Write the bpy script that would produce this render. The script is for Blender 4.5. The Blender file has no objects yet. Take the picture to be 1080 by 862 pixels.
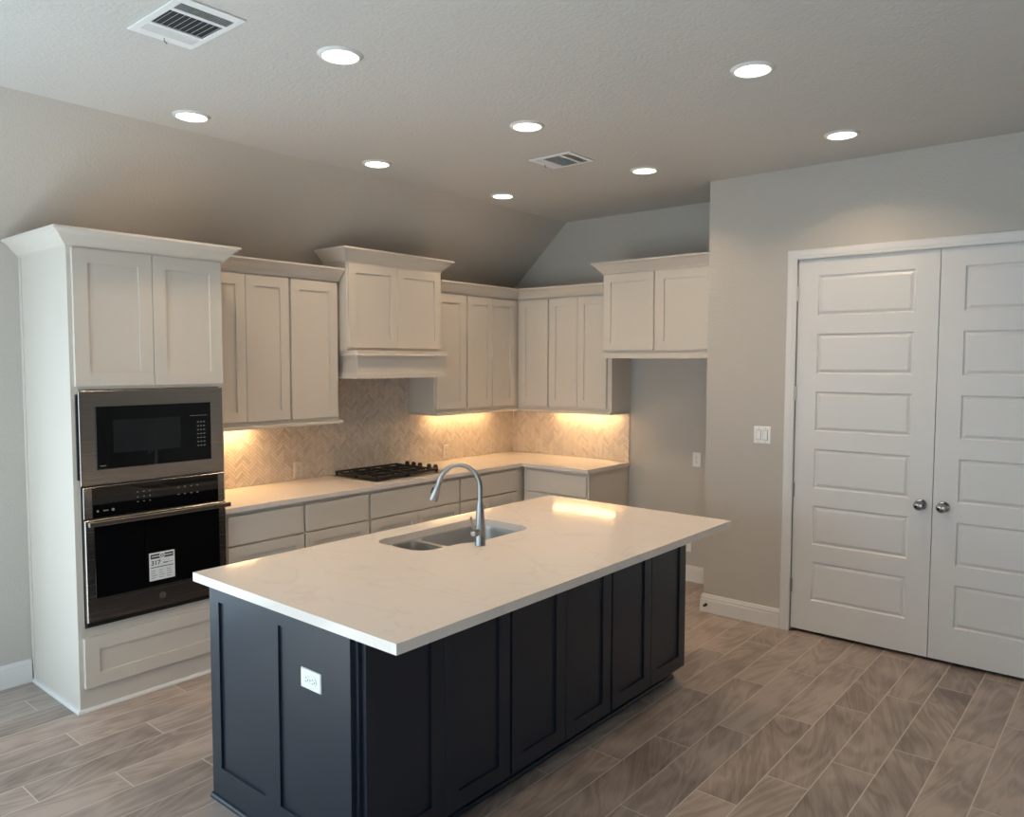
import bpy, bmesh, math, random
from mathutils import Vector, Matrix
random.seed(4)
PI = math.pi
C = bpy.context.scene.collection
S = bpy.context.scene

# ------------------------------------------------------------------ camera, world, light, exposure
cd = bpy.data.cameras.new('camera'); cam = bpy.data.objects.new('camera', cd); C.objects.link(cam)
S.camera = cam
cd.sensor_fit = 'HORIZONTAL'; cd.sensor_width = 36.0; cd.lens = 36.0*810.6/1080; cd.clip_start = .05
YAW, PIT, ROL = math.radians(39.94), math.radians(-3.44), math.radians(.126)
f_ = Vector((math.cos(YAW)*math.cos(PIT), math.sin(YAW)*math.cos(PIT), math.sin(PIT)))
s_ = Vector((math.sin(YAW), -math.cos(YAW), 0)); u_ = s_.cross(f_)
s2 = s_*math.cos(ROL)+u_*math.sin(ROL); u2 = u_*math.cos(ROL)-s_*math.sin(ROL)
m_ = Matrix((s2, u2, -f_)).transposed().to_4x4(); m_.translation = Vector((-1.509, -4.752, 1.785))
cam.matrix_world = m_

S.view_settings.view_transform = 'Standard'; S.view_settings.look = 'None'
S.view_settings.gamma = 1; S.view_settings.use_curve_mapping = False
S.view_settings.exposure = 0.0
S.cycles.max_bounces = 8; S.cycles.diffuse_bounces = 5; S.cycles.glossy_bounces = 4
S.cycles.use_denoising = True
S.cycles.sample_clamp_indirect = 40

w = bpy.data.worlds.new('world'); S.world = w; w.use_nodes = True
bg = w.node_tree.nodes['Background']; bg.inputs[0].default_value = (.62, .78, 1, 1); bg.inputs[1].default_value = 1.2

DAY = (.70, .91, 1.0)      # daylight colour
WARM = (1.0, .73, .47)     # recessed lamps
TAPE = (1.0, .62, .28)     # under-cabinet lamps
DAY_W, REAR_W, SIDE_W, CAN_W, CAB_W, SUN_W = 50, 21, 26, 4.8, 3.5, 52

def area_light(name, loc, rot, sx, sy, power, col, spread=180, shape='RECTANGLE', parent=None):
    l = bpy.data.lights.new(name, 'AREA'); l.shape = shape; l.size = sx; l.size_y = sy
    l.energy = power; l.color = col; l.spread = math.radians(spread)
    o = bpy.data.objects.new(name, l); C.objects.link(o); o.location = loc; o.rotation_euler = rot
    if parent: o.parent = parent; o.location = Vector(loc)-parent.location
    return o
# daylight coming in through the glazed door and the window on the far left
area_light('daylight', (-2.82, -1.55, 1.1), (0, -PI/2, 0), 2.1, 2.3, DAY_W, DAY)
area_light('daylight_rear', (-2.82, -5.2, 1.1), (0, -PI/2, 0), 2.0, 2.2, REAR_W, DAY)
area_light('daylight_side', (-1.43, .13, 1.1), (-PI/2, 0, 0), 1.6, 2.0, SIDE_W, DAY)

# the sun falls through the glazed door onto the floor, left of the picture
sl = bpy.data.lights.new('sun', 'SUN'); sl.energy = SUN_W; sl.color = (.72, .91, 1); sl.angle = math.radians(.6)
so_ = bpy.data.objects.new('sun', sl); C.objects.link(so_); so_.location = (-6, 0, 5)
so_.rotation_euler = Vector((.60, -.04, -.80)).to_track_quat('-Z', 'Y').to_euler()

# ------------------------------------------------------------------ materials
def nm(name):
    m = bpy.data.materials.new(name); m.use_nodes = True
    return m, m.node_tree, m.node_tree.nodes['Principled BSDF']
def simple(name, col, rough=.5, metal=0, bump=None, spec=None, emis=None, coat=0):
    m, t, b = nm(name)
    b.inputs['Base Color'].default_value = (*col, 1); b.inputs['Roughness'].default_value = rough
    b.inputs['Metallic'].default_value = metal
    if spec is not None: b.inputs['Specular IOR Level'].default_value = spec
    if coat: b.inputs['Coat Weight'].default_value = coat; b.inputs['Coat Roughness'].default_value = .05
    if emis: b.inputs['Emission Color'].default_value = (*emis[0], 1); b.inputs['Emission Strength'].default_value = emis[1]
    tc = t.nodes.new('ShaderNodeTexCoord'); n = t.nodes.new('ShaderNodeTexNoise')
    sc, st, di = bump or (30, .03, .001)
    n.inputs['Scale'].default_value = sc; n.inputs['Detail'].default_value = 3
    t.links.new(tc.outputs['Object'], n.inputs['Vector'])
    bp = t.nodes.new('ShaderNodeBump'); bp.inputs['Strength'].default_value = st; bp.inputs['Distance'].default_value = di
    t.links.new(n.outputs['Fac'], bp.inputs['Height']); t.links.new(bp.outputs['Normal'], b.inputs['Normal'])
    return m
M = {}
M['wall'] = simple('wall_paint', (.52, .49, .45), .6, bump=(75, .6, .004))
M['ceiling'] = simple('ceiling_paint', (.57, .56, .54), .75, bump=(70, .6, .005))
M['trim'] = simple('trim_paint', (.74, .73, .72), .35)
M['door'] = simple('door_paint', (.72, .71, .70), .38)
M['cab'] = simple('cabinet_paint', (.65, .60, .54), .38)
M['navy'] = simple('navy_paint', (.011, .017, .030), .34)
M['dark'] = simple('dark_gap', (.01, .01, .012), .8)
M['chrome'] = simple('brushed_nickel', (.36, .355, .35), .30, 1)
M['sinkmetal'] = simple('sink_steel', (.50, .495, .485), .36, .85)
M['knob'] = simple('dark_nickel', (.30, .27, .25), .15, 1)
M['iron'] = simple('cast_iron', (.012, .012, .013), .45)
M['cookplate'] = simple('cooktop_steel', (.45, .43, .40), .3, 1)
M['glass'] = simple('black_glass', (.003, .003, .0035), .03, spec=.5)
M['oventrim'] = simple('black_plastic', (.01, .01, .01), .35)
M['plate'] = simple('white_plastic', (.86, .86, .85), .3)
M['almond'] = simple('almond_plastic', (.66, .60, .54), .35)
M['switchgap'] = simple('switch_groove_shade', (.42, .42, .41), .5)  # grey stands for the shade in the groove around each rocker
M['slot'] = simple('slot_dark', (.03, .03, .03), .6)
M['paper'] = simple('label_paper', (.78, .79, .80), .6)
M['ink'] = simple('label_ink', (.02, .02, .025), .6)
M['print'] = simple('panel_print', (.25, .25, .25), .5)
M['lens'] = simple('lamp_lens', (1, 1, 1), .5, emis=((1.0, .92, .76), 5))
M['tape'] = simple('strip_lamp', (1, 1, 1), .5, emis=((1.0, .72, .36), 5))
M['ventwhite'] = simple('vent_enamel', (.80, .81, .82), .35)
M['duct'] = simple('duct_shade', (.035, .035, .035), .8)  # dark colour standing for the shade up inside the duct
M['logo'] = simple('badge_metal', (.14, .11, .10), .3, 1)
M['rubber'] = simple('rubber', (.03, .025, .02), .6)

def brushed():
    m, t, b = nm('stainless_steel')
    b.inputs['Metallic'].default_value = 1; b.inputs['Base Color'].default_value = (.40, .365, .335, 1)
    b.inputs['Roughness'].default_value = .24
    tc = t.nodes.new('ShaderNodeTexCoord'); mp = t.nodes.new('ShaderNodeMapping'); mp.inputs['Scale'].default_value = (1, 1, 900)
    n = t.nodes.new('ShaderNodeTexNoise'); n.inputs['Scale'].default_value = 1
    t.links.new(tc.outputs['Object'], mp.inputs[0]); t.links.new(mp.outputs[0], n.inputs['Vector'])
    mr = t.nodes.new('ShaderNodeMapRange'); mr.inputs[3].default_value = .24; mr.inputs[4].default_value = .29
    t.links.new(n.outputs['Fac'], mr.inputs[0]); t.links.new(mr.outputs[0], b.inputs['Roughness'])
    return m
M['steel'] = brushed()

def quartz():
    m, t, b = nm('quartz')
    b.inputs['Roughness'].default_value = .09
    tc = t.nodes.new('ShaderNodeTexCoord')
    n = t.nodes.new('ShaderNodeTexNoise'); n.inputs['Scale'].default_value = 1.6; n.inputs['Detail'].default_value = 6; n.inputs['Distortion'].default_value = 1.6
    t.links.new(tc.outputs['Object'], n.inputs['Vector'])
    r = t.nodes.new('ShaderNodeValToRGB'); e = r.color_ramp.elements
    e[0].position = .485; e[0].color = (.74, .685, .645, 1); e[1].position = .515; e[1].color = (.74, .685, .645, 1)
    x = e.new(.5); x.color = (.69, .635, .60, 1)
    t.links.new(n.outputs['Fac'], r.inputs[0]); t.links.new(r.outputs[0], b.inputs['Base Color'])
    return m
M['quartz'] = quartz()

def floor_mat():
    m, t, b = nm('wood_look_tile')
    L = t.links.new
    def N(k, **kw):
        n = t.nodes.new(k)
        for a, v in kw.items(): setattr(n, a, v)
        return n
    def mth(op, a, b_=None, c=None):
        n = N('ShaderNodeMath', operation=op)
        for i, v in enumerate((a, b_, c)):
            if v is None: continue
            if isinstance(v, (int, float)): n.inputs[i].default_value = v
            else: L(v, n.inputs[i])
        return n.outputs[0]
    tc = N('ShaderNodeTexCoord'); sp = N('ShaderNodeSeparateXYZ'); L(tc.outputs['Object'], sp.inputs[0])
    X, Y = sp.outputs[0], sp.outputs[1]
    v = mth('DIVIDE', mth('SUBTRACT', -3.161, Y), .1815)         # row coordinate
    row = mth('FLOOR', v); fv = mth('SUBTRACT', v, row)
    u = mth('DIVIDE', mth('SUBTRACT', mth('SUBTRACT', X, 1.98), mth('MULTIPLY', row, .301)), .903)
    cell = mth('FLOOR', u); fu = mth('SUBTRACT', u, cell)
    dv = mth('MULTIPLY', mth('MINIMUM', fv, mth('SUBTRACT', 1, fv)), .1815)
    du = mth('MULTIPLY', mth('MINIMUM', fu, mth('SUBTRACT', 1, fu)), .903)
    dist = mth('MINIMUM', dv, du)
    gr = N('ShaderNodeMapRange'); gr.inputs[1].default_value = .0018; gr.inputs[2].default_value = .0030
    L(dist, gr.inputs[0])                                          # 0 grout, 1 tile
    cv = N('ShaderNodeCombineXYZ'); L(row, cv.inputs[0]); L(cell, cv.inputs[1])
    wn = N('ShaderNodeTexWhiteNoise', noise_dimensions='3D'); L(cv.outputs[0], wn.inputs['Vector'])
    off = N('ShaderNodeVectorMath', operation='SCALE'); L(wn.outputs['Color'], off.inputs[0]); off.inputs['Scale'].default_value = 40
    ps = N('ShaderNodeVectorMath', operation='ADD'); L(tc.outputs['Object'], ps.inputs[0]); L(off.outputs[0], ps.inputs[1])
    # rotate the grain a little per tile, stretch along x
    rt = N('ShaderNodeVectorRotate', rotation_type='Z_AXIS'); L(ps.outputs[0], rt.inputs['Vector'])
    L(mth('MULTIPLY', mth('SUBTRACT', wn.outputs['Value'], .5), .9), rt.inputs['Angle'])
    mp = N('ShaderNodeMapping'); mp.inputs['Scale'].default_value = (1.3, 6.5, 1); L(rt.outputs[0], mp.inputs[0])
    n1 = N('ShaderNodeTexNoise'); n1.inputs['Scale'].default_value = 1.0; n1.inputs['Detail'].default_value = 2; n1.inputs['Distortion'].default_value = .9
    L(mp.outputs[0], n1.inputs['Vector'])
    wv = mth('SINE', mth('MULTIPLY', n1.outputs['Fac'], 38))       # contour-like cathedral grain
    n2 = N('ShaderNodeTexNoise'); n2.inputs['Scale'].default_value = 9; n2.inputs['Detail'].default_value = 6; n2.inputs['Roughness'].default_value = .7
    mp2 = N('ShaderNodeMapping'); mp2.inputs['Scale'].default_value = (.7, 11, 1); L(rt.outputs[0], mp2.inputs[0]); L(mp2.outputs[0], n2.inputs['Vector'])
    n3 = N('ShaderNodeTexNoise'); n3.inputs['Scale'].default_value = 3.5; n3.inputs['Detail'].default_value = 2; L(rt.outputs[0], n3.inputs['Vector'])
    g = mth('ADD', mth('MULTIPLY', wv, .085), mth('MULTIPLY', n2.outputs['Fac'], .6))
    g = mth('ADD', g, mth('MULTIPLY', n3.outputs['Fac'], .7))
    g = mth('ADD', g, mth('MULTIPLY', wn.outputs['Value'], .22))
    r = N('ShaderNodeValToRGB'); e = r.color_ramp.elements
    e[0].position = .42; e[0].color = (.155, .121, .104, 1); e[1].position = .92; e[1].color = (.40, .335, .297, 1)
    L(g, r.inputs[0])
    mx = N('ShaderNodeMix', data_type='RGBA'); L(gr.outputs[0], mx.inputs['Factor'])
    mx.inputs[6].default_value = (.56, .50, .45, 1); L(r.outputs[0], mx.inputs[7])
    L(mx.outputs[2], b.inputs['Base Color'])
    rr = N('ShaderNodeMapRange'); L(n2.outputs['Fac'], rr.inputs[0]); rr.inputs[3].default_value = .27; rr.inputs[4].default_value = .42
    L(rr.outputs[0], b.inputs['Roughness'])
    bp = N('ShaderNodeBump'); bp.inputs['Strength'].default_value = .5; bp.inputs['Distance'].default_value = .002
    L(mth('ADD', gr.outputs[0], mth('MULTIPLY', n2.outputs['Fac'], .12)), bp.inputs['Height']); L(bp.outputs['Normal'], b.inputs['Normal'])
    return m
M['floor'] = floor_mat()

def tile_mat():
    m, t, b = nm('marble_mosaic'); b.inputs['Roughness'].default_value = .28
    a = t.nodes.new('ShaderNodeVertexColor'); a.layer_name = 'tone'
    tc = t.nodes.new('ShaderNodeTexCoord'); n = t.nodes.new('ShaderNodeTexNoise'); n.inputs['Scale'].default_value = 22; n.inputs['Detail'].default_value = 4
    t.links.new(tc.outputs['Object'], n.inputs['Vector'])
    mr = t.nodes.new('ShaderNodeMapRange'); mr.inputs[3].default_value = .86; mr.inputs[4].default_value = 1.1
    t.links.new(n.outputs['Fac'], mr.inputs[0])
    v = t.nodes.new('ShaderNodeVectorMath'); v.operation = 'SCALE'
    t.links.new(a.outputs['Color'], v.inputs[0]); t.links.new(mr.outputs[0], v.inputs['Scale'])
    t.links.new(v.outputs[0], b.inputs['Base Color'])
    return m
M['tile'] = tile_mat()

def pane_mat():
    m, t, b = nm('window_glass')
    tr = t.nodes.new('ShaderNodeBsdfTransparent'); gl = t.nodes.new('ShaderNodeBsdfGlossy'); gl.inputs['Roughness'].default_value = .01
    mx = t.nodes.new('ShaderNodeMixShader'); mx.inputs[0].default_value = .04
    t.links.new(tr.outputs[0], mx.inputs[1]); t.links.new(gl.outputs[0], mx.inputs[2])
    t.links.new(mx.outputs[0], t.nodes['Material Output'].inputs['Surface'])
    return m
M['pane'] = pane_mat()

# ------------------------------------------------------------------ mesh helpers
# facing frames: u runs along the face, v up, w out of the face
FS = lambda y0: (lambda u, v, w: (u, y0-w, v))          # faces -y
FW = lambda x0: (lambda u, v, w: (x0-w, u, v))          # faces -x
FU = lambda z0: (lambda u, v, w: (u, v, z0+w))          # faces up
FD = lambda z0: (lambda u, v, w: (u, v, z0-w))          # faces down
ID = lambda x, y, z: (x, y, z)

class MB:
    def __init__(s): s.b = bmesh.new(); s.tone = None
    def face(s, pts): return s.b.faces.new([s.b.verts.new(p) for p in pts])
    def box(s, x0, x1, y0, y1, z0, z1, fr=ID):
        c = [s.b.verts.new(fr(x, y, z)) for x in (x0, x1) for y in (y0, y1) for z in (z0, z1)]
        for q in ((0, 1, 3, 2), (4, 6, 7, 5), (0, 4, 5, 1), (2, 3, 7, 6), (0, 2, 6, 4), (1, 5, 7, 3)): s.b.faces.new([c[i] for i in q])
        return s
    def loft(s, rings, cap0=True, cap1=True, closed=True):
        R = [[s.b.verts.new(p) for p in r] for r in rings]; n = len(R[0])
        for a, b in zip(R, R[1:]):
            for i in range(n if closed else n-1): s.b.faces.new((a[i], a[(i+1) % n], b[(i+1) % n], b[i]))
        if cap0: s.b.faces.new(R[0])
        if cap1: s.b.faces.new(R[-1])
        return s
    def rect(s, rings, fr):      # rings of (u0,u1,v0,v1,w)
        return s.loft([[fr(a, c, w), fr(b, c, w), fr(b, d, w), fr(a, d, w)] for a, b, c, d, w in rings])
    def tube(s, pts, r, n=12, cap=True):
        P = [Vector(p) for p in pts]; rs = r if isinstance(r, (list, tuple)) else [r]*len(P)
        t0 = (P[1]-P[0]).normalized(); a = t0.orthogonal().normalized(); rings = []
        for i, p in enumerate(P):
            t = (P[min(i+1, len(P)-1)]-P[max(i-1, 0)]).normalized()
            a = (a-t*a.dot(t)).normalized(); b = t.cross(a)
            rings.append([p+(a*math.cos(k*2*PI/n)+b*math.sin(k*2*PI/n))*rs[i] for k in range(n)])
        return s.loft(rings, cap, cap)
    def lathe(s, prof, fr=ID, c=(0, 0), n=32, cap0=True, cap1=True):  # prof (radius, w); fr(u,v,w)
        return s.loft([[fr(c[0]+r*math.cos(k*2*PI/n), c[1]+r*math.sin(k*2*PI/n), w) for k in range(n)] for r, w in prof], cap0, cap1)
    def sweep(s, prof, path, fr=ID, closed=False):
        """prof: (out, up) points; path: (a,b) points in the plane; 'out' is to the right of travel."""
        n = len(path); rings = []
        for i in range(n):
            p = Vector(path[i]); d0 = d1 = None
            if i > 0: d0 = (p-Vector(path[i-1])).normalized()
            if i < n-1: d1 = (Vector(path[i+1])-p).normalized()
            d0 = d0 or d1; d1 = d1 or d0
            n0 = Vector((d0.y, -d0.x)); n1 = Vector((d1.y, -d1.x)); mm = n0+n1; k = 2/mm.length_squared
            rings.append([fr(p.x+mm.x*k*o, p.y+mm.y*k*o, h) for o, h in prof])
        return s.loft(rings)
    def build(s, name, mat, parent=None, bevel=0, smooth=False, seg=2, ang=40):
        bmesh.ops.recalc_face_normals(s.b, faces=s.b.faces)
        me = bpy.data.meshes.new(name)
        root = parent; off = Vector((0, 0, 0))
        while root: off += root.location; root = root.parent
        if parent: bmesh.ops.translate(s.b, vec=-off, verts=s.b.verts)
        s.b.to_mesh(me); s.b.free(); me.materials.append(M[mat] if isinstance(mat, str) else mat)
        o = bpy.data.objects.new(name, me); C.objects.link(o)
        if parent: o.parent = parent
        if bevel:
            md = o.modifiers.new('bevel', 'BEVEL'); md.width = bevel; md.segments = seg; md.limit_method = 'ANGLE'; md.angle_limit = math.radians(ang)
        if smooth:
            for p in me.polygons: p.use_smooth = True
            md = o.modifiers.new('split', 'EDGE_SPLIT'); md.split_angle = math.radians(35)
        return o

def thing(name, label, cat, loc, group=None):
    o = bpy.data.objects.new(name, None); C.objects.link(o); o.location = loc; o.empty_display_size = .1
    o['label'] = label; o['category'] = cat
    if group: o['group'] = group
    return o
def tag(o, label, cat, group=None):
    o['label'] = label; o['category'] = cat
    if group: o['group'] = group
    return o
def struct(o): o['kind'] = 'structure'; return o
def dup(root, dx=(0, 0, 0), label=None):
    r = root.copy(); C.objects.link(r); r.location = root.location+Vector(dx)
    if label: r['label'] = label
    for ch in list(root.children):
        c = ch.copy(); C.objects.link(c); c.parent = r
        for g in list(ch.children):
            d = g.copy(); C.objects.link(d); d.parent = c
    return r

def shaker(fr, u0, u1, v0, v1, t=.02, st=.065, rec=.009):
    b = MB()
    b.rect([(u0, u1, v0, v1, 0), (u0, u1, v0, v1, t-.0012), (u0+.0012, u1-.0012, v0+.0012, v1-.0012, t),
            (u0+st, u1-st, v0+st, v1-st, t), (u0+st, u1-st, v0+st, v1-st, t-rec)], fr)
    return b
def slab(fr, u0, u1, v0, v1, t=.02):
    b = MB(); b.rect([(u0, u1, v0, v1, 0), (u0, u1, v0, v1, t-.002), (u0+.002, u1-.002, v0+.002, v1-.002, t)], fr); return b
def crown_prof(z, h=.085, p=.075):
    return [(0, z), (.006, z), (.009, z+.12*h), (p*.22, z+.22*h), (p*.42, z+.40*h), (p*.66, z+.66*h), (p*.86, z+.80*h), (p*.98, z+.86*h), (p, z+.88*h), (p, z+h), (0, z+h)]
def rounded(pts, r, n=6):
    out = []; N = len(pts)
    for i in range(N):
        p = Vector(pts[i]); a = Vector(pts[i-1]); b = Vector(pts[(i+1) % N]); rr = r[i] if isinstance(r, (list, tuple)) else r
        da = (a-p).normalized(); db = (b-p).normalized(); th = da.angle(db); k = rr/math.tan(th/2)
        c = p+(da+db).normalized()*(rr/math.sin(th/2)); s0 = p+da*k-c; s1 = p+db*k-c
        full = s0.angle(s1); sg = 1 if s0.x*s1.y-s0.y*s1.x > 0 else -1
        for j in range(n+1):
            t = sg*full*j/n; out.append((c.x+s0.x*math.cos(t)-s0.y*math.sin(t), c.y+s0.x*math.sin(t)+s0.y*math.cos(t)))
    return out
def plate_with_holes(b, outer, holes, z0, z1):
    for z in (z0, z1):
        es = []
        for lp in [outer]+holes:
            vs = [b.b.verts.new((x, y, z)) for x, y in lp]
            es += [b.b.edges.new((vs[i], vs[(i+1) % len(vs)])) for i in range(len(vs))]
        bmesh.ops.triangle_fill(b.b, use_beauty=True, use_dissolve=False, edges=es)
    for lp in [outer]+holes: b.loft([[(x, y, z) for x, y in lp] for z in (z0, z1)], False, False)
    bmesh.ops.remove_doubles(b.b, verts=b.b.verts, dist=1e-6)
    return b

# ------------------------------------------------------------------ room shell
XL, XB, XP, YF, H, HW, YS, YP = -2.7, 4.184, 3.552, -9.0, 3.048, 2.483, -.625, -2.315
def wall(name, axis, at, a0, a1, z0, z1, th, holes=()):
    """axis 'x': plane x=at (thickness to at+th), a runs along y; axis 'y': plane y=at."""
    b = MB(); cuts = sorted(holes); cur = a0
    def bx(p0, p1, q0, q1):
        if p1-p0 < 1e-4 or q1-q0 < 1e-4: return
        t0, t1 = min(at, at+th), max(at, at+th)
        b.box(t0, t1, p0, p1, q0, q1) if axis == 'x' else b.box(p0, p1, t0, t1, q0, q1)
    for h0, h1, g0, g1 in cuts:
        bx(cur, h0, z0, z1); bx(h0, h1, z0, g0); bx(h0, h1, g1, z1); cur = h1
    bx(cur, a1, z0, z1)
    return struct(b.build(name, 'wall'))
fb = MB(); fb.box(XL-.15, XB+.12, YF-.12, .12, -.06, 0); struct(fb.build('floor', 'floor'))
cb = MB()
prof = [(YS, H), (YF-.12, H), (YF-.12, H+.1), (YS, H+.1)]
cb.loft([[(x, y, z) for y, z in prof] for x in (XL-.15, XB+.12)])
struct(cb.build('ceiling', 'ceiling'))
wall('wall_left', 'y', 0, XL, XB+.12, 0, HW-.109, .12, [(-2.32, -.58, .02, 2.16)])
b = MB()
b.loft([[(x, y, z) for y, z in [(.12, HW-.109), (0, HW-.109), (0, HW), (YS, H), (YS, H+.1), (.12, H+.1)]] for x in (XL-.15, XB+.12)])
struct(b.build('wall_left_slope', 'wall'))
def gable(name, x0, x1):
    b = MB(); p = [(-.0005, 0), (-.0005, HW-.001), (YS, H-.001), (YP, H-.001), (YP, 0)]
    b.loft([[(x, y, z) for y, z in p] for x in (x0, x1)]); return struct(b.build(name, 'wall'))
gable('wall_back', XB, XB+.12)
DY0, DW, DZ = -2.938, .826, 2.452
wall('wall_right', 'x', XP, YF, YP, 0, H-.001, .11, [(DY0-2*DW-.004, DY0+.004, 0, DZ+.004)])
wall('wall_closet_side', 'y', YP, XP+.111, XB, 0, H-.001, -.11)
wall('wall_closet_back', 'x', XB, YF, YP-.111, 0, H-.001, .12)
wall('wall_near', 'x', XL, YF, -.001, 0, H-.001, -.15, [(-6.35, -4.05, .02, 2.2), (-2.8, -.35, .02, 2.2)]).location.x = 0
wall('wall_front', 'y', YF, XL-.15, XB+.12, 0, H-.001, -.12)

def window(name, fr, u0, u1, v0, v1, mull=1):
    b = MB(); t = .055
    b.box(u0, u1, v0, v0+t, -.09, -.03, fr); b.box(u0, u1, v1-t, v1, -.09, -.03, fr)
    b.box(u0, u0+t, v0+t, v1-t, -.09, -.03, fr); b.box(u1-t, u1, v0+t, v1-t, -.09, -.03, fr)
    for k in range(mull):
        c = u0+(u1-u0)*(k+1)/(mull+1); b.box(c-.035, c+.035, v0+t, v1-t, -.088, -.032, fr)
    o = struct(b.build(name, 'trim'))
    p = MB(); p.box(u0+t, u1-t, v0+t, v1-t, -.063, -.058, fr); p.build('pane', 'pane', o)
window('window_1', lambda u, v, w: (XL+w, u, v), -2.79, -.36, .025, 2.195, 1)
window('window_3', lambda u, v, w: (XL+w, u, v), -6.34, -4.06, .025, 2.195, 1)
window('window_2', FS(0), -2.31, -.59, .025, 2.155, 1)

# baseboards
BP = [(0, 0), (.016, 0), (.016, .088), (.013, .095), (.0135, .108), (.010, .116), (.007, .128), (0, .130)]
def baseb(name, path):
    b = MB(); b.sweep(BP, path); struct(b.build(name, 'trim', bevel=.001))
baseb('baseboard_left', [(-.57, -.001), (-.012, -.001)])
baseb('baseboard_back', [(XB-.001, -1.32), (XB-.001, YP+.001)])
baseb('baseboard_right', [(XB-.02, YP+.001), (XP-.001, YP+.001), (XP-.001, DY0+.064)][::1])
baseb('baseboard_right_far', [(XP-.001, DY0-2*DW-.064), (XP-.001, YF+.02)])

# door casing
cp = [(0, 0), (0, .010), (.008, .014), (.018, .014), (.026, .017), (.046, .019), (.056, .019), (.062, .016), (.062, 0)]
b = MB(); fr = FW(XP-.0005)
b.sweep(cp, [(DY0-2*DW, 0.0), (DY0-2*DW, DZ), (DY0, DZ), (DY0, 0.0)][::-1], lambda u, v, w: fr(u, v, w))
struct(b.build('trim_1', 'trim', bevel=.001))

# pantry doors
def pantry_door(name, y0, y1, knob_y, hinge_y):
    b = MB(); st = .128; F = FW(XP+.008)
    b.box(y0, y1, .022, DZ, -.035, -.011, F)
    pan = [(2.345-.372*k-.258, 2.345-.372*k) for k in range(6)]
    a0, a1 = y0+st, y1-st
    b.box(y0, a0, .022, DZ, -.011, 0, F); b.box(a1, y1, .022, DZ, -.011, 0, F)
    edges = [DZ]+[e for p in pan for e in (p[1], p[0])]+[.022]
    for k in range(0, len(edges), 2): b.box(a0, a1, edges[k+1], edges[k], -.011, 0, F)
    for v0, v1 in pan:
        rg = [(0, 0), (.006, -.008), (.012, -.0095), (.026, -.003), (.030, -.002)]
        R = [(a0+i, a1-i, v0+i, v1-i, w_) for i, w_ in rg]
        b.loft([[F(p, q, w_) for p, q in ((e0, e2), (e1, e2), (e1, e3), (e0, e3))] for e0, e1, e2, e3, w_ in R], False, True)
    o = struct(b.build(name, 'door'))
    k = MB(); k.lathe([(.033, 0), (.033, .004), (.029, .008), (.012, .010), (.010, .030), (.014, .036), (.024, .042), (.029, .052), (.028, .062), (.021, .071), (.008, .075)], F, (knob_y, .940), 32)
    k.build('door_knob', 'knob', o, smooth=True)
    for z in (2.235, 1.586, .951, .308):
        h = MB(); h.tube([F(hinge_y, z-.046, .006), F(hinge_y, z+.046, .006)], .0075, 10)
        h.box(hinge_y-.004, hinge_y+.004, z-.044, z+.044, 0.0005, .004, F)
        h.build('hinge', 'chrome' if z < 1 else 'door', o)
    return o
pantry_door('door_1', DY0-DW+.002, DY0-.003, DY0-DW+.062, DY0-.003)
pantry_door('door_2', DY0-2*DW+.003, DY0-DW-.002, DY0-DW-.058, DY0-2*DW+.003)

# ------------------------------------------------------------------ herringbone backsplash
def clip(poly, u0, u1, v0, v1):
    for ax, lim, sg in ((0, u0, 1), (0, u1, -1), (1, v0, 1), (1, v1, -1)):
        out = []
        for i in range(len(poly)):
            p, q = poly[i-1], poly[i]; dp, dq = sg*(p[ax]-lim), sg*(q[ax]-lim)
            if dp*dq < 0:
                t = dp/(dp-dq); out.append((p[0]+(q[0]-p[0])*t, p[1]+(q[1]-p[1])*t))
            if dq >= 0: out.append(q)
        poly = out
        if len(poly) < 3: return []
    return poly
def backsplash(name, fr, rects):
    Wt, n = .0193, 4; g = .0009; Lt = Wt*n; c = math.sqrt(.5)
    b = MB(); lay = b.b.loops.layers.color.new('tone')
    U0, U1 = min(r[0] for r in rects), max(r[1] for r in rects); V0 = min(r[2] for r in rects); V1 = max(r[3] for r in rects)
    def col(f, cc):
        for l in f.loops: l[lay] = (*cc, 1)
    for u0, u1, v0, v1 in rects:
        for f in [b.face([fr(*p, .006) for p in ((u0, v0), (u1, v0), (u1, v1), (u0, v1))])]: col(f, (.62, .57, .52))
        for e in (((u0, v0), (u0, v1)), ((u1, v0), (u1, v1)), ((u0, v0), (u1, v0)), ((u0, v1), (u1, v1))):
            col(b.face([fr(*e[0], 0.0005), fr(*e[1], 0.0005), fr(*e[1], .008), fr(*e[0], .008)]), (.62, .57, .52))
    D = (U1-U0+V1-V0)*1.2; K = int(D/Wt)+8; ms = int(D/(2*Lt))+2
    for mrow in range(-ms, ms+1):
        for k in range(-K, K):
            ox = mrow*2*Lt
            for (x0, y0, x1, y1) in ((k*Wt+ox, k*Wt, k*Wt+Lt+ox, k*Wt+Wt), (k*Wt+ox, k*Wt+Wt, k*Wt+Wt+ox, k*Wt+Wt+Lt)):
                q = [(x0+g, y0+g), (x1-g, y0+g), (x1-g, y1-g), (x0+g, y1-g)]
                q = [(U0+(x-y)*c, V0+(x+y)*c) for x, y in q]
                if max(p[0] for p in q) < U0 or min(p[0] for p in q) > U1 or max(p[1] for p in q) < V0 or min(p[1] for p in q) > V1: continue
                tt = random.Random(k*7919+mrow*104729+int(x1-x0 > y1-y0)).random()
                tt2 = .81+.07*tt - (.03 if tt < .1 else 0)
                for r in rects:
                    pl = clip(q, *r)
                    if pl: col(b.face([fr(*p, .008) for p in pl]), (tt2, tt2*.945, tt2*.89))
    return b.build(name, 'tile')
CT, CB = .930, .897
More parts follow.
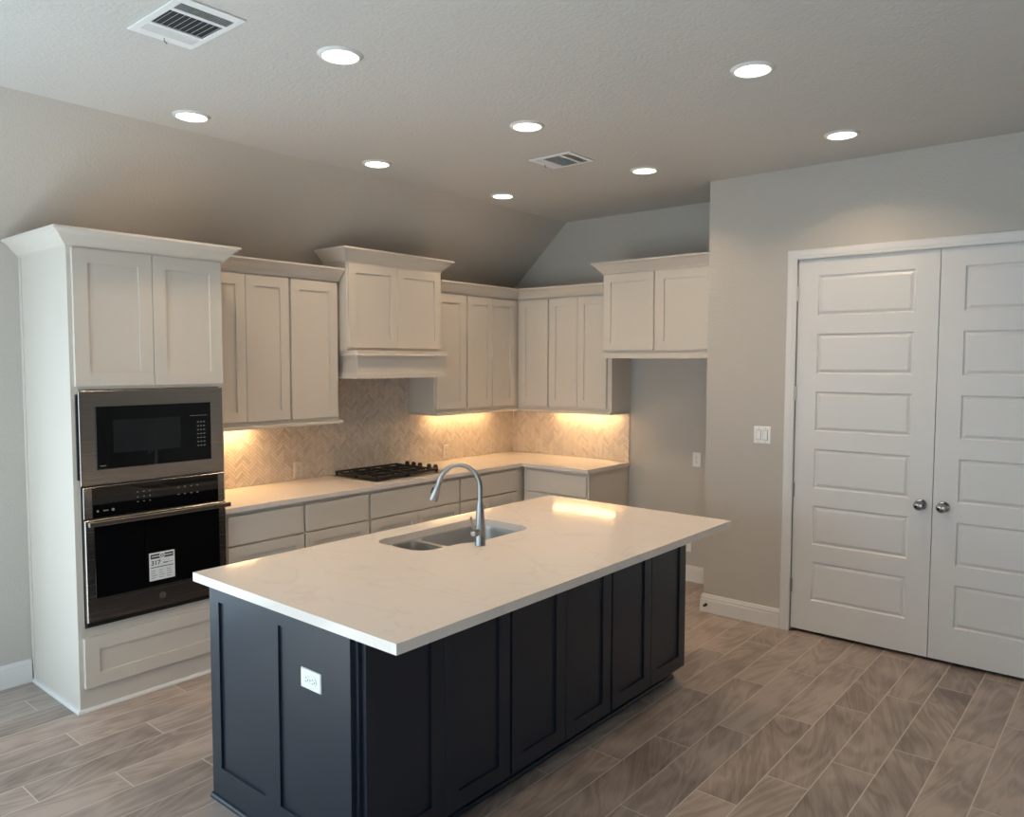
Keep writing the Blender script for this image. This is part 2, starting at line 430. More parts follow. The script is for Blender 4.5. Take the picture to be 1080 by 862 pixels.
tag(backsplash('backsplash', FS(0), [(.816, 1.899, CT+.001, 1.35), (1.899, 2.826, CT+.001, 1.66), (2.826, XB-.009, CT+.001, 1.35)]),
    'herringbone marble mosaic backsplash behind the gas cooktop on the long wall', 'backsplash')
tag(backsplash('backsplash', FW(XB), [(-1.305, -.001, CT+.001, 1.35)]),
    'herringbone marble mosaic backsplash on the short far wall beside the refrigerator recess', 'backsplash')

# ------------------------------------------------------------------ oven tower
T = thing('oven_cabinet', 'tall white cabinet housing the microwave and wall oven, standing on the floor at left', 'cabinet', (.405, -.32, 0))
TW, TD, TZ = .812, .64, 2.35
b = MB()
b.box(0, .018, -TD, -.001, 0, TZ); b.box(TW-.018, TW, -TD, -.001, 0, TZ); b.box(.018, TW-.018, -.012, -.001, 0, TZ)
for z0, z1 in ((.09, .11), (.405, .428), (1.1535, 1.1555), (1.642, 1.66), (2.332, TZ)): b.box(.018, TW-.018, -TD+.02, -.012, z0, z1)
# face frame
b.box(.018, .034, -TD, -TD+.02, 0, TZ); b.box(TW-.024, TW-.018, -TD, -TD+.02, 0, TZ)
for z0, z1 in ((0, .13), (.38, .430), (1.642, 1.665), (2.32, TZ)): b.box(.034, TW-.024, -TD, -TD+.02, z0, z1)
b.build('carcass', 'cab', T, bevel=.0015)
F = FS(-TD)
shaker(F, .019, .4095, 1.661, 2.345, st=.07).build('door', 'cab', T)
shaker(F, .4125, .803, 1.661, 2.345, st=.07).build('door', 'cab', T)
shaker(F, .022, .800, .124, .383, st=.07).build('drawer_front', 'cab', T)
b = MB(); b.sweep(crown_prof(2.342, .092, .082), [(0, -.001), (0, -TD-.005), (TW, -TD-.005), (TW, -.42)])
b.build('crown_molding', 'cab', T)
b = MB(); b.sweep([(0, 0), (.016, 0), (.016, .008), (.010, .016), (0, .018)], [(-.0, -.001), (-.0, -TD), (TW, -TD)]); b.build('shoe_molding', 'trim', T)
b = MB(); b.box(-.006, 0, -.03, -.001, .018, 2.34); b.build('scribe_trim', 'cab', T)

# microwave
Mi = thing('microwave', 'built-in stainless microwave with black glass door, above the wall oven', 'microwave', (.41, -.4, 1.156))
b = MB(); b.box(.05, .76, -.635, -.1, 1.156, 1.60); b.build('housing', 'oventrim', Mi)
b = MB(); b.rect([(.028, .795, 1.158, 1.637, .002), (.028, .795, 1.158, 1.637, .018), (.030, .793, 1.160, 1.635, .020), (.104, .722, 1.234, 1.558, .020), (.104, .722, 1.234, 1.558, .015)], F)
b.build('trim_kit', 'steel', Mi)
b = MB(); b.rect([(.106, .720, 1.236, 1.556, .0155), (.106, .720, 1.236, 1.556, .0205), (.108, .718, 1.238, 1.554, .0215)], F); mg = b.build('glass_door', 'glass', Mi)
b = MB(); b.rect([(.19, .545, 1.315, 1.485, .0218), (.19, .545, 1.315, 1.485, .0222)], F)
b.build('window_mesh', simple('window_mesh', (.012, .014, .016), .12), Mi)
def mark(name, x0, x1, z0, z1, w0, par):
    MB().box(x0, x1, z0, z1, w0, w0+.0004, F).build(name, 'print', par)
for i in range(3):
    for j in range(7): mark('key', .640+i*.018, .650+i*.018, 1.315+j*.022, 1.3195+j*.022, .0217, mg)
mark('clock_display', .60, .70, 1.485, 1.487, .0217, mg); mark('printed_mark', .12, .15, 1.252, 1.255, .0217, mg)
b = MB(); b.box(.0185, .027, 1.19, 1.62, .002, .014, F); b.build('side_vent', 'oventrim', Mi)

# wall oven
Ov = thing('wall_oven', 'built-in stainless wall oven with black glass door and a paper energy label, below the microwave', 'oven', (.41, -.4, .43))
b = MB(); b.box(.06, .76, -.635, -.1, .431, 1.14); b.build('housing', 'oventrim', Ov)
b = MB(); b.rect([(.036, .797, .437, 1.152, .001), (.036, .797, .437, 1.152, .008)], F); b.build('back_frame', 'oventrim', Ov)
cp_ = MB(); cp_.rect([(.037, .796, .990, 1.150, .0085), (.037, .796, .990, 1.150, .018), (.039, .794, .992, 1.148, .020)], F); cpo = cp_.build('control_panel', 'steel', Ov)
b = MB(); b.rect([(.078, .757, .992, 1.148, .0205), (.078, .757, .992, 1.148, .0225)], F); b.build('glass', 'glass', cpo)
for i in range(3):
    for j in range(3): mark('key', .30+i*.032, .308+i*.032, 1.045+j*.026, 1.0485+j*.026, .0226, cpo)
for i in range(4):
    for zz in (1.055, 1.095): mark('key', .52+i*.036, .530+i*.036, zz, zz+.0035, .0226, cpo)
mark('printed_mark', .13, .155, 1.023, 1.027, .0226, cpo)
for xx, rr_ in ((.103, .005), (.178, .007)):
    b = MB(); b.lathe([(rr_, .0226), (rr_, .023)], F, (xx, 1.025), 12); b.build('touch_key', 'print', cpo)
b = MB(); b.rect([(.037, .796, .462, .984, .0085), (.037, .796, .462, .984, .028), (.040, .793, .465, .981, .031),
                  (.079, .755, .579, .962, .031), (.079, .755, .579, .962, .029)], F)
dr = b.build('oven_door', 'steel', Ov)
b = MB(); b.rect([(.080, .754, .580, .961, .0292), (.080, .754, .580, .961, .0315), (.081, .753, .581, .960, .0322)], F); b.build('glass', 'glass', dr)
b = MB(); b.box(.040, .805, .957, .983, .062, .078, F); b.build('handle', 'steel', dr, bevel=.004)
for xx in (.055, .775):
    b = MB(); b.box(xx, xx+.018, .960, .980, .030, .062, F); b.build('handle_post', 'steel', dr)
b = MB(); b.lathe([(.019, .0312), (.019, .0335), (.016, .035)], F, (.418, .522), 28)
bd = b.build('badge', 'logo', dr, smooth=True)
b = MB(); b.lathe([(.0155, .0352), (.0155, .0358), (.0138, .0358), (.0138, .0352)], F, (.418, .522), 28, False, False)
b.tube([F(.409, .529, .0356), F(.413, .532, .0356), F(.415, .526, .0356), F(.410, .516, .0356), F(.409, .522, .0356), F(.415, .523, .0356)], .0008, 6)
b.tube([F(.427, .529, .0356), F(.422, .532, .0356), F(.420, .527, .0356), F(.425, .522, .0356), F(.420, .516, .0356), F(.419, .521, .0356), F(.427, .523, .0356)], .0008, 6)
b.build('monogram', 'print', dr)
b = MB(); b.box(.037, .796, .438, .458, .0085, .024, F); b.build('vent_trim', 'oventrim', Ov)
# paper label on the oven glass
lb = tag(MB().rect([(.350, .489, .610, .761, .0324), (.350, .489, .610, .761, .0330)], F).build('energy_label', 'paper'),
         'white paper energy label printed 317, stuck on the oven door glass', 'label')
def text(txt, size, fr, u, v, w, parent, mat, name='lettering', ext=.0001):
    cu = bpy.data.curves.new('t', 'FONT'); cu.body = txt; cu.size = size; cu.extrude = ext; cu.offset = size*.018
    o = bpy.data.objects.new('t', cu); C.objects.link(o)
    dg = bpy.context.evaluated_depsgraph_get(); me = bpy.data.meshes.new_from_object(o.evaluated_get(dg)); bpy.data.objects.remove(o)
    for v_ in me.vertices: v_.co = Vector(fr(u+v_.co.x, v+v_.co.y, w+v_.co.z))
    me.materials.clear(); me.materials.append(M[mat]); n = bpy.data.objects.new(name, me); C.objects.link(n); n.parent = parent
    return n
b = MB()
b.rect([(.358, .481, .728, .752, .0331), (.358, .481, .728, .752, .0333)], F)
b.box(.358, .481, .679, .683, .0331, .0333, F)
for j in range(4):
    for k in range(3):
        a = .360+k*.042; b.box(a, a+.018+.016*random.random(), .662-j*.013, .664-j*.013, .0331, .0333, F)
b.box(.425, .452, .697, .702, .0331, .0333, F); b.box(.456, .480, .699, .701, .0331, .0333, F)
b.build('print', 'ink', lb)
b = MB(); b.lathe([(.015, .0334), (.015, .0336)], F, (.420, .741), 24); b.box(.363, .404, .738, .743, .0334, .0336, F); b.box(.436, .476, .738, .743, .0334, .0336, F)
b.build('emblem', 'paper', lb)
b = MB(); b.lathe([(.009, .0337), (.009, .0338), (.005, .0338), (.005, .0337)], F, (.420, .741), 20, False, False); b.build('emblem_ring', 'ink', lb)
text('317', .034, F, .360, .694, .0333, lb, 'ink')

# ------------------------------------------------------------------ wall cabinets
def wall_cab(label, F, u0, u1, depth, z0, z1, doors, dz, dv=None, side=None, name='wall_cabinet', group=None):
    """F: frame whose w=0 is the wall plane; doors: list of (u0,u1)."""
    c = F((u0+u1)/2, 0, depth/2)
    t = thing(name, label, 'cabinet', (c[0], c[1], z0), group)
    b = MB(); e = .0007
    b.box(u0+e, u1-e, z0, z1, .001, depth, F)
    b.build('carcass', 'cab', t, bevel=.0012)
    for a, c_ in doors:
        sh = shaker(lambda u, v, w_: F(u, v, depth+w_), a, c_, dz[0], dz[1], st=.066)
        sh.build('door', 'cab', t)
    return t
FL, FB = FS(0), FW(XB)
UD = .300; uz = (1.372, 2.348); dzz = (1.400, 2.337)
wall_cab('white upper cabinet with two tall doors, directly right of the oven tower', FL, .813, 1.482, UD, *uz, [(.835, 1.1555), (1.1585, 1.475)], dzz)
wall_cab('white upper cabinet with one tall door, directly left of the hood', FL, 1.484, 1.886, UD, *uz, [(1.493, 1.865)], dzz)
wall_cab('white upper cabinet with one tall door, directly right of the hood', FL, 2.828, 3.192, UD, *uz, [(2.844, 3.180)], dzz)
wall_cab('white corner upper cabinet with two tall doors where the long wall ends', FL, 3.194, XB-.001, UD, *uz, [(3.209, 3.515), (3.518, 3.826)], dzz)
wall_cab('narrow white upper cabinet with one door on the far wall, next to the inner corner', FB, -.664, -.302, UD, *uz, [(-.656, -.343)], dzz)
wall_cab('white upper cabinet with two narrow doors on the far wall, beside the refrigerator cabinet', FB, -1.310, -.666, UD, *uz, [(-1.268, -.975), (-.972, -.676)], dzz)
# light rails
def rail(label, path, z0=1.350, z1=1.3715):
    b = MB(); b.sweep([(-.016, z0), (.010, z0), (.012, z0+.004), (.012, z1-.003), (.009, z1), (-.016, z1)], path[::-1])
    return tag(b.build('light_rail', 'cab', bevel=.001), label, 'trim')
rail('white light rail under the upper cabinets between oven tower and hood', [(1.896, -.01), (1.896, -UD-.012), (.815, -UD-.012)])
rail('white light rail under the corner upper cabinets, right of the hood', [(XB-.010, -1.299), (XB-UD-.012, -1.299), (XB-UD-.012, -UD-.012), (2.845, -UD-.012), (2.845, -.012)])
def crown(label, path, z, h=.088, p=.075):
    b = MB(); b.sweep(crown_prof(z, h, p), path[::-1])
    return tag(b.build('crown_molding', 'cab'), label, 'molding')
crown('white crown molding on the two upper cabinets left of the hood', [(1.887, -UD-.012), (.823, -UD-.012)], 2.3485)
crown('white crown molding turning the inner corner above the upper cabinets', [(XB-UD-.012, -1.318), (XB-UD-.012, -UD-.012), (2.834, -UD-.012)], 2.3485)

# hood
Ho = thing('range_hood', 'white wooden range hood with two shaker doors and a boxed valance above the cooktop', 'hood', (2.36, -.2, 1.667))
b = MB(); b.box(1.902, 2.818, -.378, -.001, 1.8665, 2.482); b.build('body', 'cab', Ho, bevel=.001)
FH = FS(-.378)
shaker(FH, 1.910, 2.3605, 1.886, 2.481, st=.066).build('door', 'cab', Ho)
shaker(FH, 2.3615, 2.811, 1.886, 2.481, st=.066).build('door', 'cab', Ho)
b = MB()
x0, x1, yv = 1.918, 2.802, -.470
b.box(x0, x1, yv, -.386, 1.825, 1.8655); b.box(x0, x1, -.385, -.012, 1.825, 1.8655)
b.box(x0+.018, x1-.018, yv+.018, yv+.03, 1.69, 1.825); b.box(x0+.018, x0+.03, yv+.03, -.012, 1.69, 1.825); b.box(x1-.03, x1-.018, yv+.03, -.012, 1.69, 1.825)
b.box(x0, x1, yv, yv+.03, 1.667, 1.705); b.box(x0, x0+.03, yv+.03, -.012, 1.667, 1.705); b.box(x1-.03, x1, yv+.03, -.012, 1.667, 1.705)
b.build('valance', 'cab', Ho, bevel=.0015)
b = MB(); b.sweep([(0, 1.824), (.009, 1.824), (.009, 1.829), (.012, 1.829), (.012, 1.838), (0, 1.842)][::1], [(x0, -.34), (x0, yv), (x1, yv), (x1, -.34)]); b.build('bead_molding', 'cab', Ho)
b = MB(); b.box(x0+.04, x1-.04, yv+.04, -.03, 1.70, 1.72); b.build('vent_insert', 'cookplate', Ho)
b = MB(); b.sweep(crown_prof(2.4825, .098, .082), [(1.902, -.125), (1.902, -.383), (2.818, -.383), (2.818, -.125)]); b.build('crown_molding', 'cab', Ho)

# refrigerator cabinet
FF = FW(XB)
Fc = wall_cab('short deep white cabinet with two doors above the empty refrigerator recess', FF, -2.312, -1.327, .464, 1.860, 2.486, [(-1.792, -1.342), (-2.275, -1.817)], (1.880, 2.482))
b = MB(); b.box(-2.312, -1.322, 1.818, 1.8595, .001, .484, FF); b.build('bottom_rail', 'cab', Fc, bevel=.001)
b = MB(); b.sweep(crown_prof(2.4865, .090, .075), [(XB-.002, -1.327), (3.716, -1.327), (3.716, -2.312)]); b.build('crown_molding', 'cab', Fc)
for o in Fc.children:
    if o.name.startswith('crown'): cr_ = o

# ------------------------------------------------------------------ base cabinets and counter
def base_cab(label, F, u0, u1, drawers, doors, depth=.605):
    c = F((u0+u1)/2, 0, depth/2); t = thing('base_cabinet', label, 'cabinet', (c[0], c[1], 0))
    b = MB(); e = .0007; b.box(u0+e, u1-e, .10, .896, .001, depth, F); b.box(u0+e, u1-e, 0, .10, .001, depth-.07, F); b.build('carcass', 'cab', t, bevel=.001)
    G = lambda u, v, w_: F(u, v, depth+w_)
    for a in drawers: slab(G, a[0], a[1], .700, .872).build('drawer_front', 'cab', t)
    for a in doors: shaker(G, a[0], a[1], .115, .688, st=.06).build('door', 'cab', t)
    return t
base_cab('white base cabinet with one drawer, directly right of the oven tower', FL, .815, 1.365, [(.836, 1.357)], [(.836, 1.357)])
base_cab('white base cabinet with one drawer, directly left of the cooktop cabinet', FL, 1.367, 1.893, [(1.373, 1.881)], [(1.373, 1.881)])
base_cab('wide white base cabinet under the gas cooktop', FL, 1.895, 2.792, [(1.908, 2.784)], [(1.908, 2.345), (2.348, 2.784)])
base_cab('white base cabinet right of the cooktop, running into the inner corner', FL, 2.794, XB-.001, [(2.800, 3.488)], [(2.800, 3.142), (3.145, 3.488)])
base_cab('white base cabinet on the short far run, ending beside the refrigerator recess', FB, -1.300, -.628, [(-1.284, -.678)], [(-1.284, -.678)])
b = MB(); P = [(.8155, -.001), (.8155, -.64), (XB-.645, -.64), (XB-.645, -1.315), (XB-.001, -1.315), (XB-.001, -.001)]
b.loft([[(x, y, z) for x, y in P] for z in (CB, CT)])
tag(b.build('countertop', 'quartz', bevel=.003), 'white quartz L-shaped countertop along the wall, carrying the gas cooktop', 'countertop')

# under cabinet lamps
def strip(label, x0, x1, y0, y1, power):
    cx, cy = (x0+x1)/2, (y0+y1)/2
    t = thing('strip_light', label, 'light', (cx, cy, 1.36), 'warm strip lamps under the upper cabinets')
    b = MB(); b.box(x0, x1, y0, y1, 1.360, 1.3715); b.build('housing', 'plate', t)
    b = MB(); b.box(x0+.008, x1-.008, y0+.006, y1-.006, 1.3575, 1.3598); b.build('diffuser', 'tape', t)
    area_light('strip_lamp', (cx, cy, 1.355), (0, 0, 0), x1-x0-.02, y1-y0-.01, power, TAPE, parent=t)
strip('warm strip lamp under the upper cabinets beside the oven tower', .86, 1.36, -.10, -.07, CAB_W)
strip('warm strip lamp under the upper cabinets at the end of the long wall', 3.00, 3.80, -.10, -.07, CAB_W*.8)
strip('warm strip lamp under the upper cabinets on the far wall', XB-.10, XB-.07, -1.22, -.55, CAB_W*.9)

# cooktop
Ck = thing('gas_cooktop', 'black gas cooktop with cast iron grates set on the wall counter', 'cooktop', (2.38, -.3, CT))
b = MB(); pl = rounded([(2.005, -.055), (2.755, -.055), (2.755, -.560), (2.005, -.560)], .02, 4)
b.loft([[(x, y, CT+.0005) for x, y in pl], [(x, y, CT+.006) for x, y in pl], [(2.38+(x-2.38)*.985, -.3075+(y+.3075)*.98, CT+.009) for x, y in pl]])
b.build('cooktop_plate', 'cookplate', Ck)
b = MB(); b.box(2.019, 2.742, -.547, -.068, CT+.0092, CT+.0098); b.build('burner_pan', 'oventrim', Ck)
for gx0, gx1 in ((2.022, 2.328), (2.332, 2.638)):
    b = MB(); z = CT+.027
    for y in (-.075, -.19, -.305, -.42, -.535): b.box(gx0, gx1, y-.006, y+.006, z, z+.014)
    for x in (gx0+.006, (gx0+gx1)/2, gx1-.006): b.box(x-.006, x+.006, -.541, -.069, z-.001, z+.012)
    for x in (gx0+.075, gx1-.075):
        b.box(x-.004, x+.004, -.24, -.14, z, z+.013); b.box(x-.004, x+.004, -.47, -.37, z, z+.013)
    for x in (gx0+.010, gx1-.010):
        for y in (-.079, -.305, -.531): b.box(x-.007, x+.007, y-.008, y+.008, CT+.010, z)
    b.build('grate', 'iron', Ck, bevel=.002)
for bx_, by_, r in ((2.175, -.19, .035), (2.175, -.42, .045), (2.485, -.19, .045), (2.485, -.42, .035)):
    b = MB(); b.lathe([(r*1.2, CT+.010), (r*1.2, CT+.014), (r, CT+.016), (r, CT+.022), (r*.8, CT+.025)], ID, (bx_, by_), 24); b.build('burner', 'iron', Ck, smooth=True)
for y in (-.12, -.196, -.270, -.373, -.447):
    b = MB(); b.lathe([(.022, CT+.0100), (.022, CT+.015), (.019, CT+.017), (.0175, CT+.046), (.015, CT+.048)], ID, (2.70, y), 24)
    b.box(2.698, 2.702, y-.015, y+.015, CT+.048, CT+.054); b.build('knob', 'iron', Ck, smooth=True)

# ------------------------------------------------------------------ island
IB = .873; IX0, IX1, IY0, IY1 = .055, 2.508, -2.976, -1.712
I = thing('kitchen_island', 'dark navy kitchen island base with shaker panels, standing in the middle of the floor', 'kitchen island', (1.235, -2.3, 0))
b = MB(); bx0, bx1, by0, by1 = .076, 2.385, -2.760, -1.842
b.box(bx0, bx1, by1-.006, by1, .10, IB-.001); b.box(bx1-.018, bx1, by0, by1-.006, .10, IB-.001); b.box(bx0, bx1-.018, by0, by0+.020, .085, IB-.001)
b.box(bx0, bx1-.018, by0+.020, by1-.006, .10, .118)
b.box(bx0, bx1-.03, by0+.055, by1-.05, 0, .10)
for x in (.85, 1.607): b.box(x-.009, x+.009, by0+.02, by1-.006, .118, .64)
b.build('carcass', 'navy', I, bevel=.001)
# left end panel with two recessed fields
b = MB(); G = FW(.0765); y0, y1 = -2.744, -1.841; t = .020
fields = [(-2.642, -2.325), (-2.226, -1.909)]; v0, v1 = .137, .824
b.box(y0, y1, .0, .001+IB-.002, 0, t-.010, G)
for a, c_ in ((y0, fields[0][0]), (fields[0][1], fields[1][0]), (fields[1][1], y1)): b.box(a, c_, 0, IB-.001, t-.010, t, G)
for a, c_ in fields: b.box(a, c_, 0, v0, t-.010, t, G); b.box(a, c_, v1, IB-.001, t-.010, t, G)
b.build('end_panel', 'navy', I)
for a in ((.092, .464), (.467, .840), (.853, 1.225), (1.228, 1.598), (1.611, 1.984), (1.987, 2.362)):
    shaker(FS(by0), a[0], a[1], .083, .862, st=.070).build('door', 'navy', I)
for a in ((.10, .85), (.86, 1.61), (1.62, 2.37)):
    q = slab(lambda u, v, w_: (u, by1+w_, v), a[0], a[1], .12, .86, .018); q.build('back_door', 'navy', I)
b = MB(); b.sweep([(0, 0), (.014, 0), (.014, .008), (.009, .016), (0, .018)], [(.095, by0+.0545), (bx1-.03, by0+.0545)]); b.build('shoe_molding', 'navy', I)
b = MB(); b.sweep([(0, 0), (.014, 0), (.014, .008), (.009, .016), (0, .018)], [(.0563, y1), (.0563, y0)]); b.build('shoe_molding', 'navy', I)

# island top with the sink cut-out
hole = rounded([(.900, -1.850), (.900, -2.190), (1.135, -2.205), (1.215, -2.250), (1.660, -2.250), (1.660, -1.850)], [.07, .10, .10, .06, .09, .09], 7)
b = MB(); plate_with_holes(b, [(IX0, IY0), (IX1, IY0), (IX1, IY1), (IX0, IY1)], [hole], IB, .910)
tag(b.build('island_countertop', 'quartz', bevel=.0025, ang=60), 'large white quartz slab with faint veins on the navy island, cut out for the sink', 'countertop')

# sink
Sk = thing('kitchen_sink', 'stainless undermount double bowl sink in the island top', 'sink', (1.29, -2.05, .66))
bl = rounded([(.890, -1.866), (.890, -2.198), (1.145, -2.198), (1.145, -1.866)], [.07, .10, .04, .04], 6)
br = rounded([(1.178, -1.866), (1.178, -2.258), (1.668, -2.258), (1.668, -1.866)], [.05, .05, .09, .09], 6)
b = MB()
plate_with_holes(b, [(.865, -1.8495), (.865, -2.285), (1.698, -2.285), (1.698, -1.8495)], [bl, br], .8700, .8722)
b.build('rim', 'sinkmetal', Sk)
for pts, dep in ((bl, .165), (br, .20)):
    cx = sum(p[0] for p in pts)/len(pts); cy = sum(p[1] for p in pts)/len(pts)
    b = MB(); rings = []
    for s__, z in ((1, .870), (.985, .850), (.965, .90-dep), (.93, .882-dep), (.82, .872-dep), (.30, .868-dep)):
        rings.append([(cx+(x-cx)*s__, cy+(y-cy)*s__, z) for x, y in pts])
    b.loft(rings, False, True); b.build('bowl', 'sinkmetal', Sk, smooth=True)
    b = MB(); b.lathe([(.042, .8685-dep), (.042, .871-dep), (.034, .8715-dep), (.030, .8685-dep)], ID, (cx, cy), 24, True, True); b.build('drain', 'knob', Sk, smooth=True)

# faucet
fx, fy = 1.184, -2.300
Fa = thing('kitchen_faucet', 'brushed nickel gooseneck pull-down faucet beside the island sink', 'faucet', (fx, fy, .910))
b = MB(); b.lathe([(.026, .9105), (.026, .915), (.0245, .918), (.024, .99), (.0195, 1.06), (.0155, 1.12), (.0150, 1.122)], ID, (fx, fy), 28); b.build('body', 'chrome', Fa, smooth=True)
dx, dy = -.60, .80; R_ = .1; pts = [(fx, fy, 1.122), (fx, fy, 1.15), (fx, fy, 1.185)]
for k in range(1, 23):
    a = PI*k/22*.93
    q = R_*(1-math.cos(a)); pts.append((fx+dx*q, fy+dy*q, 1.185+.112*math.sin(a)))
b = MB(); b.tube(pts, .0125, 16); b.build('spout', 'chrome', Fa, smooth=True)
e = Vector(pts[-1]); dr_ = (e-Vector(pts[-2])).normalized(); dr_ = (dr_+Vector((dx*.35, dy*.35, -.6))*.6).normalized()
b = MB(); b.tube([e-dr_*.002, e+dr_*.012, e+dr_*.02, e+dr_*.085, e+dr_*.092], [.0135, .0145, .0155, .0215, .019], 20); hd = b.build('spray_head', 'chrome', Fa, smooth=True)
b = MB(); c_ = e+dr_*.04+Vector((dx, dy, 0)).normalized()*.017; b.tube([c_-dr_*.014, c_+dr_*.014], .007, 12); b.build('spray_button', 'rubber', hd, smooth=True)
hx, hy = -.86, -.16; n_ = math.hypot(hx, hy); hx /= n_; hy /= n_
b = MB(); b.tube([(fx+hx*.02, fy+hy*.02, .975), (fx+hx*.036, fy+hy*.036, .975), (fx+hx*.060, fy+hy*.060, .977), (fx+hx*.066, fy+hy*.066, .977)], [.0165, .0165, .0165, .010], 18); hn = b.build('handle_hub', 'chrome', Fa, smooth=True)
b = MB(); b.tube([(fx+hx*.052, fy+hy*.052, .985), (fx+hx*.066, fy+hy*.066, 1.02), (fx+hx*.083, fy+hy*.083, 1.062)], [.0045, .0052, .006], 12); b.build('lever', 'chrome', hn, smooth=True)

# ------------------------------------------------------------------ outlets and switches
def outlet(F, u, v, label, horizontal=False, name='wall_outlet', sw=0, tone='plate', w0=.0005):
    c = F(u, v, 0); t = thing(name, label, 'light switch' if sw else 'outlet', (c[0], c[1], c[2]))
    rot = (lambda a, b_, w_: F(u+b_, v+a, w_+w0)) if horizontal else (lambda a, b_, w_: F(u+a, v+b_, w_+w0))
    hw = .058 if sw == 2 else .0355; hh = .058
    b = MB(); b.rect([(-hw, hw, -hh, hh, 0), (-hw, hw, -hh, hh, .003), (-hw+.003, hw-.003, -hh+.003, hh-.003, .006)], rot); b.build('cover_plate', tone, t)
    if sw:
        for s in ((-.023, .023) if sw == 2 else (0,)):
            b = MB(); b.rect([(s-.0165, s+.0165, -.034, .034, .0061), (s-.0165, s+.0165, -.034, .034, .0075)], rot); b.build('groove_shade', 'switchgap', t)  # groove shade painted as a grey surround
            b = MB(); b.rect([(s-.0135, s+.0135, -.031, .031, .0076), (s-.0135, s+.0135, -.031, .031, .009), (s-.013, s+.013, -.03, .002, .012)], rot); b.build('rocker', tone, t)
            for q in (-.047, .047):
                b = MB(); b.lathe([(.003, .0062), (.003, .0068)], rot, (s, q), 10); b.build('screw', 'chrome', t)
    else:
        for q in (-.0195, .0195):
            b = MB(); b.lathe([(.0165, .0061), (.0165, .008), (.0155, .0085)], rot, (0, q), 22); so = b.build('socket', tone, t)
            b = MB(); b.box(-.0075, -.0055, q-.002, q+.007, .0086, .0092, rot); b.box(.0055, .0075, q-.002, q+.006, .0086, .0092, rot); b.lathe([(.0025, .0086), (.0025, .0092)], rot, (0, q-.008), 10)
            b.build('slots', 'slot', so)
        b = MB(); b.lathe([(.003, .0062), (.003, .0068)], rot, (0, 0), 10); b.build('screw', 'chrome', t)
    return t
outlet(FW(.0665), -2.516, .666, 'white duplex outlet mounted sideways in the navy end panel of the island', True, w0=.0002)
outlet(FS(0), 1.74, 1.003, 'outlet on the herringbone tile left of the cooktop', w0=.0085, tone='almond')
outlet(FS(0), 3.25, 1.003, 'outlet on the long tiled wall, just right of the cooktop', w0=.0085, tone='almond')
outlet(FS(0), 3.87, 1.003, 'outlet on the long tiled wall, close to the inner corner', w0=.0085, tone='almond')
outlet(FW(XB), -.324, 1.003, 'outlet on the far tiled wall, close to the inner corner', w0=.0085, tone='almond')
outlet(FW(XB), -1.00, 1.003, 'outlet on the far tiled wall, near the end of the counter', w0=.0085, tone='almond')
outlet(FW(XB), -1.935, 1.003, 'upper outlet on the bare painted wall of the refrigerator recess')
outlet(FW(XB), -1.86, .300, 'low outlet above the baseboard in the refrigerator recess')
outlet(FW(XP), -2.725, 1.298, 'white double rocker switch on the wall left of the pantry doors', name='light_switch', sw=2)
# door stop
t = thing('door_stop', 'small dark door stop on the baseboard at the wall corner', 'door stop', (XP-.017, YP-.03, .055))
b = MB(); b.lathe([(.012, 0), (.012, .003), (.005, .004), (.005, .022)], FW(XP-.0175), (YP-.03, .055), 14); b.build('stem', 'knob', t, smooth=True)
b = MB(); b.lathe([(.009, .0225), (.010, .026), (.008, .034)], FW(XP-.0175), (YP-.03, .055), 14); b.build('bumper', 'rubber', t, smooth=True)

# ------------------------------------------------------------------ recessed lights
LX, LY = (.525, 1.753, 2.982), (-.895, -2.122, -3.367)
can = thing('recessed_light', '', 'light', (LX[0], LY[0], H), 'recessed ceiling lights')
b = MB(); b.lathe([(.074, -.001), (.074, .010), (.079, .011), (.090, .006), (.094, .0005)], FD(H), (LX[0], LY[0]), 40, False, False); b.build('trim_ring', 'trim', can, smooth=True)
b = MB(); b.lathe([(.0735, .0015), (.0735, .006), (.06, .0075)], FD(H), (LX[0], LY[0]), 40); b.build('lens', 'lens', can, smooth=True)
area_light('lamp', (LX[0], LY[0], H-.013), (0, 0, 0),   .14, .14, CAN_W, WARM, 130, shape='DISK', parent=can)
LB = {(0, 0): 'lit recessed ceiling light above the oven tower, close to the sloped ceiling',
      (0, 1): 'lit recessed ceiling light nearest the large air vent',
      (1, 0): 'lit recessed ceiling light in the middle of the row along the sloped ceiling',
      (2, 0): 'lit recessed ceiling light at the far end of the row along the sloped ceiling',
      (1, 1): 'lit recessed ceiling light in front of the small air vent, middle of the ceiling',
      (2, 1): 'lit recessed ceiling light near the refrigerator recess wall',
      (1, 2): 'lit recessed ceiling light at upper right of the photo, nearest the camera there',
      (2, 2): 'lit recessed ceiling light on the ceiling in front of the pantry doors'}
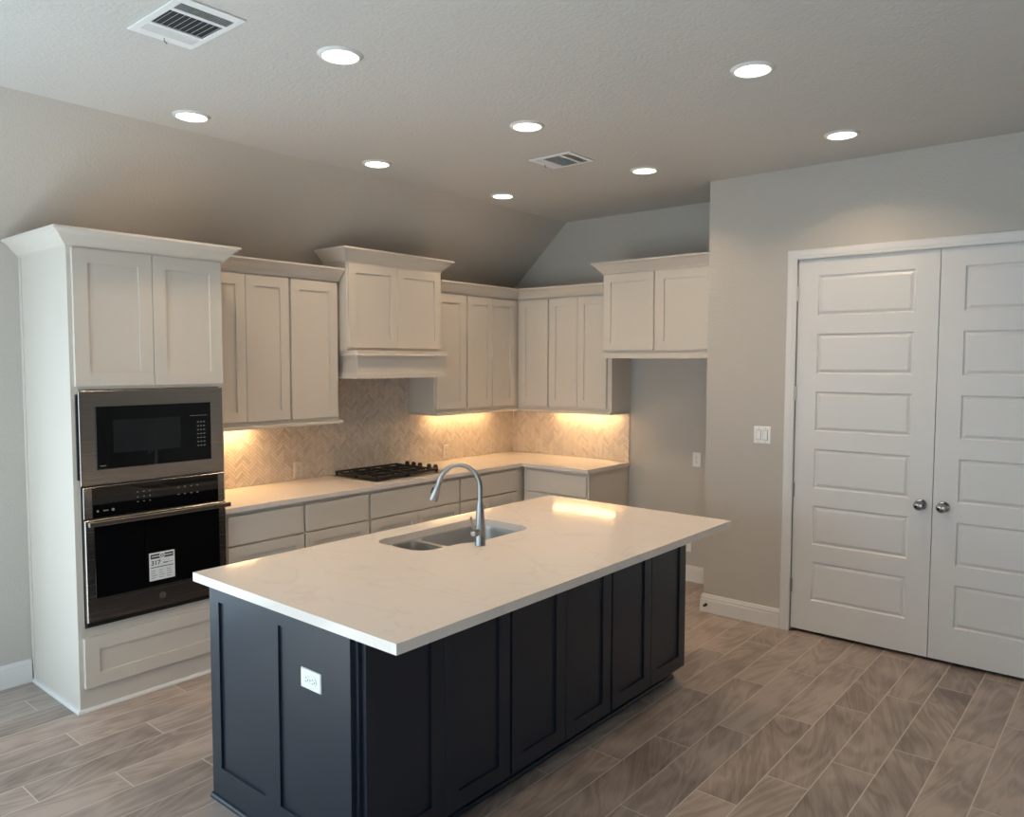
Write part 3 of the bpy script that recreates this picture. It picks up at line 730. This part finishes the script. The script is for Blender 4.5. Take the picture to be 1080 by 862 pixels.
for (i, j), l in LB.items():
    if (i, j) == (0, 0): can['label'] = l; continue
    dup(can, (LX[i]-LX[0], LY[j]-LY[0], 0), l)

# ------------------------------------------------------------------ ceiling vents
def vent(label, x0, x1, y0, y1, secs, lever=True):
    t = thing('ceiling_vent', label, 'vent', ((x0+x1)/2, (y0+y1)/2, H)); Fv = FD(H)
    a0, a1 = x0+.028, x1-.022
    b = MB(); ys = [y0]+[e for s in secs for e in s[:2]]+[y1]
    b.box(x0, a0, y0, y1, .0005, .007, Fv); b.box(a1, x1, y0, y1, .0005, .007, Fv)
    for k in range(0, len(ys), 2): b.box(a0, a1, ys[k], ys[k+1], .0005, .007, Fv)
    b.build('frame', 'ventwhite', t, bevel=.002)
    b = MB(); b.box(a0, a1, secs[0][0], secs[-1][1], .0002, .0012, Fv); b.build('duct_shade_sheet', 'duct', t)  # no hole here: a thin dark sheet painted as the shaded duct
    for s0, s1, kind in secs:
        b = MB()
        if kind == 'cross':
            n = 9
            for k in range(n):
                c = a0+(k+.5)*(a1-a0)/n; b.loft([[Fv(c+.005, yy, .002), Fv(c-.005, yy, .011), Fv(c-.0065, yy, .011), Fv(c+.0035, yy, .002)] for yy in (s0, s1)])
        else:
            n = 5; sg = -1 if kind == 'a' else 1
            for k in range(n):
                c = s0+(k+.5)*(s1-s0)/n; b.loft([[Fv(xx, c-.005*sg, .002), Fv(xx, c+.0035*sg, .009), Fv(xx, c+.005*sg, .009), Fv(xx, c-.0035*sg, .002)] for xx in (a0, a1)])
        b.build('louver_bank', 'ventwhite', t)
    if lever:
        b = MB(); b.tube([Fv(a0+.10, y1-.03, .006), Fv(a0+.10, y1-.03, .018), Fv(a0+.112, y1-.028, .024)], .002, 8); b.build('damper_lever', 'knob', t)
vent('large white ceiling air vent at upper left of the photo', -.154, .100, -2.120, -1.712, [(-2.075, -2.015, 'a'), (-1.995, -1.845, 'cross'), (-1.825, -1.762, 'b')])
vent('small white ceiling air vent in the middle of the ceiling', 2.300, 2.565, -2.010, -1.694, [(-1.978, -1.925, 'a'), (-1.905, -1.785, 'cross'), (-1.772, -1.735, 'b')])
